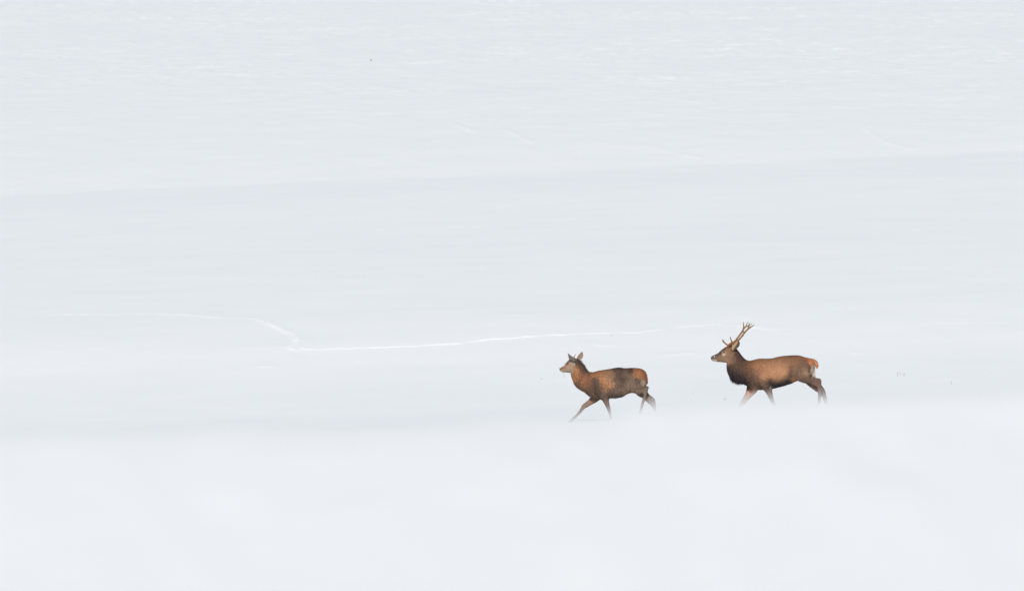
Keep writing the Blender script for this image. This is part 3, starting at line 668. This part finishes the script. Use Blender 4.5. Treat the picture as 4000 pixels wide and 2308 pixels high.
YOUNG_COL = [
    (215, 455, 14, (60, 52, 54)), (250, 440, 20, (120, 92, 76)), (235, 492, 12, (195, 165, 135)), (262, 490, 10, (172, 140, 116)), (285, 420, 20, (110, 84, 70)), (300, 470, 30, (152, 128, 112)), (340, 400, 25, (160, 126, 104)), (345, 365, 14, (128, 94, 72)), (360, 330, 18, (104, 84, 72)),
    (370, 440, 40, (160, 134, 116)), (400, 380, 35, (156, 130, 112)), (400, 500, 25, (160, 134, 114)), (440, 330, 25, (182, 165, 150)), (420, 300, 18, (100, 94, 86)), (450, 440, 30, (150, 126, 110)),
    (510, 330, 25, (62, 50, 50)), (520, 370, 22, (66, 52, 52)), (560, 350, 25, (84, 62, 54)), (480, 440, 22, (178, 116, 72)), (490, 500, 28, (176, 112, 66)), (440, 560, 22, (142, 100, 76)), (540, 430, 22, (124, 86, 62)), (600, 420, 25, (78, 60, 54)), (590, 470, 24, (70, 56, 52)), (650, 470, 22, (84, 66, 58)),
    (520, 560, 35, (150, 97, 62)), (460, 640, 30, (158, 102, 66)), (540, 640, 30, (112, 78, 60)), (610, 560, 35, (128, 82, 58)), (620, 640, 35, (162, 98, 66)), (700, 560, 30, (116, 76, 58)), (700, 640, 30, (142, 90, 64)), (520, 720, 35, (88, 66, 56)), (600, 720, 30, (134, 88, 62)), (640, 800, 35, (108, 78, 64)), (720, 730, 30, (126, 82, 62)),
    (800, 560, 30, (162, 106, 72)), (820, 660, 40, (82, 65, 60)), (860, 720, 40, (74, 60, 58)), (760, 800, 40, (92, 70, 60)), (790, 880, 40, (104, 80, 68)), (860, 840, 40, (72, 60, 58)), (850, 940, 35, (106, 86, 76)), (930, 800, 30, (92, 74, 68)),
    (880, 540, 35, (168, 112, 78)), (960, 540, 40, (166, 116, 82)), (960, 640, 40, (176, 122, 84)), (1000, 740, 40, (170, 118, 82)), (1060, 520, 40, (152, 112, 82)), (1080, 620, 40, (154, 116, 88)), (1110, 740, 40, (172, 120, 88)), (1140, 560, 30, (140, 106, 80)), (1000, 820, 22, (160, 112, 82)),
    (1200, 480, 30, (96, 76, 66)), (1270, 460, 35, (80, 64, 62)), (1240, 560, 40, (82, 65, 62)), (1200, 640, 30, (94, 75, 68)), (1330, 640, 25, (66, 58, 58)), (1290, 740, 40, (98, 80, 74)), (1380, 480, 30, (104, 82, 72)), (1460, 490, 22, (62, 55, 56)), (1400, 580, 40, (106, 84, 74)), (1180, 800, 35, (112, 90, 80)),
    (1010, 930, 40, (92, 76, 72)), (1100, 860, 40, (94, 78, 74)), (1150, 930, 40, (100, 84, 76)), (1260, 880, 40, (92, 76, 74)), (1300, 830, 30, (118, 97, 88)), (1360, 880, 30, (128, 108, 92)),
    (1560, 470, 30, (168, 108, 68)), (1650, 500, 30, (166, 104, 66)), (1550, 560, 28, (150, 100, 68)), (1620, 590, 25, (172, 112, 68)), (1735, 560, 25, (154, 96, 64)), (1742, 640, 20, (160, 100, 66)), (1752, 690, 14, (140, 96, 70)), (1500, 620, 40, (122, 98, 84)), (1460, 720, 45, (124, 102, 92)), (1580, 660, 25, (80, 70, 66)), (1600, 740, 35, (104, 86, 78)), (1640, 640, 18, (92, 78, 70)),
    (1690, 675, 18, (158, 140, 122)), (1715, 735, 18, (140, 122, 108)), (1530, 800, 40, (128, 106, 94)), (1650, 800, 35, (122, 100, 90)), (1620, 860, 25, (136, 114, 104)), (1750, 800, 25, (118, 98, 88)),
    (1640, 920, 25, (140, 118, 108)), (1720, 940, 25, (128, 106, 96)), (1690, 1050, 40, (134, 110, 100)), (1820, 1000, 35, (132, 112, 106)), (1890, 1100, 40, (122, 106, 102)), (1930, 1280, 60, (115, 98, 92)),
    (980, 1000, 35, (108, 90, 84)), (1060, 1100, 40, (122, 102, 96)), (1090, 1220, 50, (128, 108, 104)), (1120, 1370, 50, (115, 96, 90)), (780, 1040, 35, (146, 118, 104)), (660, 1110, 35, (140, 116, 106)), (560, 1230, 45, (128, 108, 102)), (430, 1360, 50, (112, 94, 90)), (900, 975, 25, (128, 98, 86)),
]
def young_len(x, y):
    L = np.full(len(x), 0.034)
    L = L + 0.018 * sstep(760, 640, x) * sstep(440, 500, x)
    crest = (sstep(40, 10, np.abs((y - 300) - (x - 545) * 1.12 + 6))) * (x > 540) * (x < 740)
    L = L + 0.055 * crest
    L = L + 0.012 * sstep(880, 950, y) * (x > 1050) * (x < 1420)
    L = np.where(x < 450, 0.010, L)
    L = np.where((y > 985) | ((x > 1650) & (y > 780)), 0.012, L)
    return L
def young_dir(x, y):
    neck = sstep(860, 640, x); leg = sstep(940, 1030, y)
    crest = sstep(60, 20, np.abs((y - 300) - (x - 545) * 1.12 + 6)) * (x > 540) * (x < 740)
    dx = 0.6 * (1 - neck) + 0.35 * neck + 0.8 * crest; dz = -0.75 * (1 - neck) - 0.9 * neck + 0.5 * crest
    return dx * (1 - leg), dz * (1 - leg) - leg
def c4m(pts, y0, y1):
    n = len(pts); return [(*c4(*p), y0 + (y1 - y0) * i / (n - 1)) for i, p in enumerate(pts)]
young_spec = dict(
    crop=(4.55, 2140, 1340), base=(1150, 1402), lofts=YOUNG_BODY, colours=YOUNG_COL, cnoise=20, seed=31, length=young_len, direction=young_dir, count=64000, jitter=0.34, fw=0.0027, lift=0.3, sat=0.9, gain=1.1, even=0.15, tint=(0.98, 1.0, 0.93),
    hooves=[((1106, 1378), (1080, 1424), (1156, 1424), -.10, .023), ((398, 1362), (346, 1412), (424, 1424), .10, .023), ((1624, 1206), (1616, 1262), (1682, 1254), -.09, .023), ((1922, 1358), (1926, 1416), (1990, 1402), .09, .023)],
    ears=[dict(l=[c4(*p) for p in [(680, 575), (622, 545), (578, 478), (548, 390), (525, 262)]], r=[c4(*p) for p in [(785, 565), (805, 500), (735, 415), (635, 345), (530, 264)]], y=-.085, cup=-.03, lean=-.05, split=None, **{'in': (112, 104, 95), 'out': (140, 118, 104)}),
          dict(l=[c4(*p) for p in [(845, 500), (850, 430), (920, 320), (975, 258), (1036, 214)]], r=[c4(*p) for p in [(910, 515), (995, 495), (1062, 405), (1074, 305), (1046, 214)]], y=.075, cup=.03, lean=.05, split=None, **{'in': (152, 128, 115), 'out': (120, 104, 92)})],
    eyes=[(347, 368, -.0585, .014), (347, 368, .0585, .014)],
    antlers=[[(c4m([(745, 470), (748, 425), (766, 370), (825, 288)], .03, .06), [.014, .013, .007, .003])], [(c4m([(730, 490), (715, 460), (690, 430), (672, 408)], -.03, -.04), [.013, .011, .007, .003])]],
    nose=[(206, 442, 211, 472, .018, 0), (214, 432, 218, 474, .026, 0), (230, 426, 230, 458, .027, 0), (242, 424, 240, 446, .02, 0)],
    tail=[(1722, 500, 1700, 530, .018, 0), (1754, 565, 1722, 580, .028, 0), (1766, 635, 1735, 640, .028, 0), (1765, 685, 1746, 688, .016, 0), (1760, 715, 1754, 715, .006, 0)],
    snow=[(222, 436, -.028, .006, 7, 6), (245, 425, -.026, .005, 5, 6), (290, 400, -.026, .0065, 7, 6), (278, 412, -.028, .005, 4, 5), (1860, 996, .06, .006, 2, 6), (1885, 1040, .055, .005, 3, 14), (1880, 1072, .06, .006, 2, 5), (1750, 690, -.05, .006, 3, 5)],
)
young, young_m, young_base = deer('young_deer', young_spec)
tag(young, 'smaller reddish-brown young deer with short spike antlers and shaggy neck, walking ahead of the stag', 'deer')

# ------------------------------------------------------------------ dry grass
def stalk(name, polylines, radius, label, group=None, origin=None):
    P = Parts()
    radius *= 0.75
    for pts in polylines: tube(P, pts, [radius, radius * 0.9, radius * 0.4], n=10, ring=5)
    V, f = P.arrays()
    o = mesh_np(name, V - np.asarray(origin), f, M_GRASS); o.location = origin
    return tag(o, label, 'grass', group)

def stalk_at(xs, ys, shapes, radius, label, group='dry grass stalks poking out of the snow'):
    """shapes: polylines of (dx, dy) photograph pixels from the foot, + depth metres"""
    g = ground_at(xs, ys); m = g[1] / F
    lines = [[(g[0] + dx * m, g[1] + dd, g[2] - 0.02 * (i == 0) - dy * m) for i, (dx, dy, dd) in enumerate(s)] for s in shapes]
    return stalk('grass_stalk', lines, radius, label, group, g)

stalk_at(3507, 1470, [[(0, 0, 0), (-2, -8, 0), (1, -14, 0), (8, -13, .01), (8, -4, .02)]], .004, 'dry grass blade bent over like a hook, right of the stag')
stalk_at(3532, 1468, [[(0, 0, 0), (-4, -6, 0), (-4, -12, 0)], [(0, 0, 0), (2, -8, 0), (5, -13, .02)]], .0035, 'small forked dry grass tuft beside the hooked blade')
stalk_at(3715, 1500, [[(0, 0, 0), (1, -8, 0), (0, -15, 0)]], .004, 'single upright dry grass stem near the right edge')
stalk_at(2830, 1562, [[(0, 0, 0), (3, -8, 0), (4, -14, 0)], [(0, 0, 0), (-4, -4, 0), (-6, -6, .01)], [(0, 0, 0), (6, -4, .01), (8, -6, 0)]], .006, 'small dark dry grass tuft in front of the stag\'s forelegs')
stalk_at(2707, 1538, [[(0, 0, 0), (1, -3, 0), (0, -6, 0)]], .005, 'tiny dark grass stub between the two deer')
stalk_at(2121, 1481, [[(0, 0, 0), (-5, -2, 0), (-9, -1, 0)]], .0045, 'tiny flattened grass stub in front of the young deer\'s muzzle')
stalk_at(1450, 237, [[(0, 0, 0), (-2, -3, 0), (-4, -5, 0)], [(0, 0, 0), (2, -3, 0), (3, -4, 0)]], .02, 'dark grass stub high on the upper slope')
stalk_at(2396, 1306, [[(0, 0, 0), (-6, 4, -.3), (-14, 7, -.6)]], .003, 'thin pale twig lying on the drift edge above the young deer')

q = [young_m(278, 508), (young_m(284, 548)), (young_m(289, 585)), (young_m(294, 625))]
pts = [(young_base[0] + a, DEER - 0.030 - 0.004 * i, young_base[2] + b) for i, (a, b) in enumerate(q)]
stalk('grass_stalk', [pts], .0035, 'thin dry grass stem hanging from the young deer\'s mouth', None, pts[0])
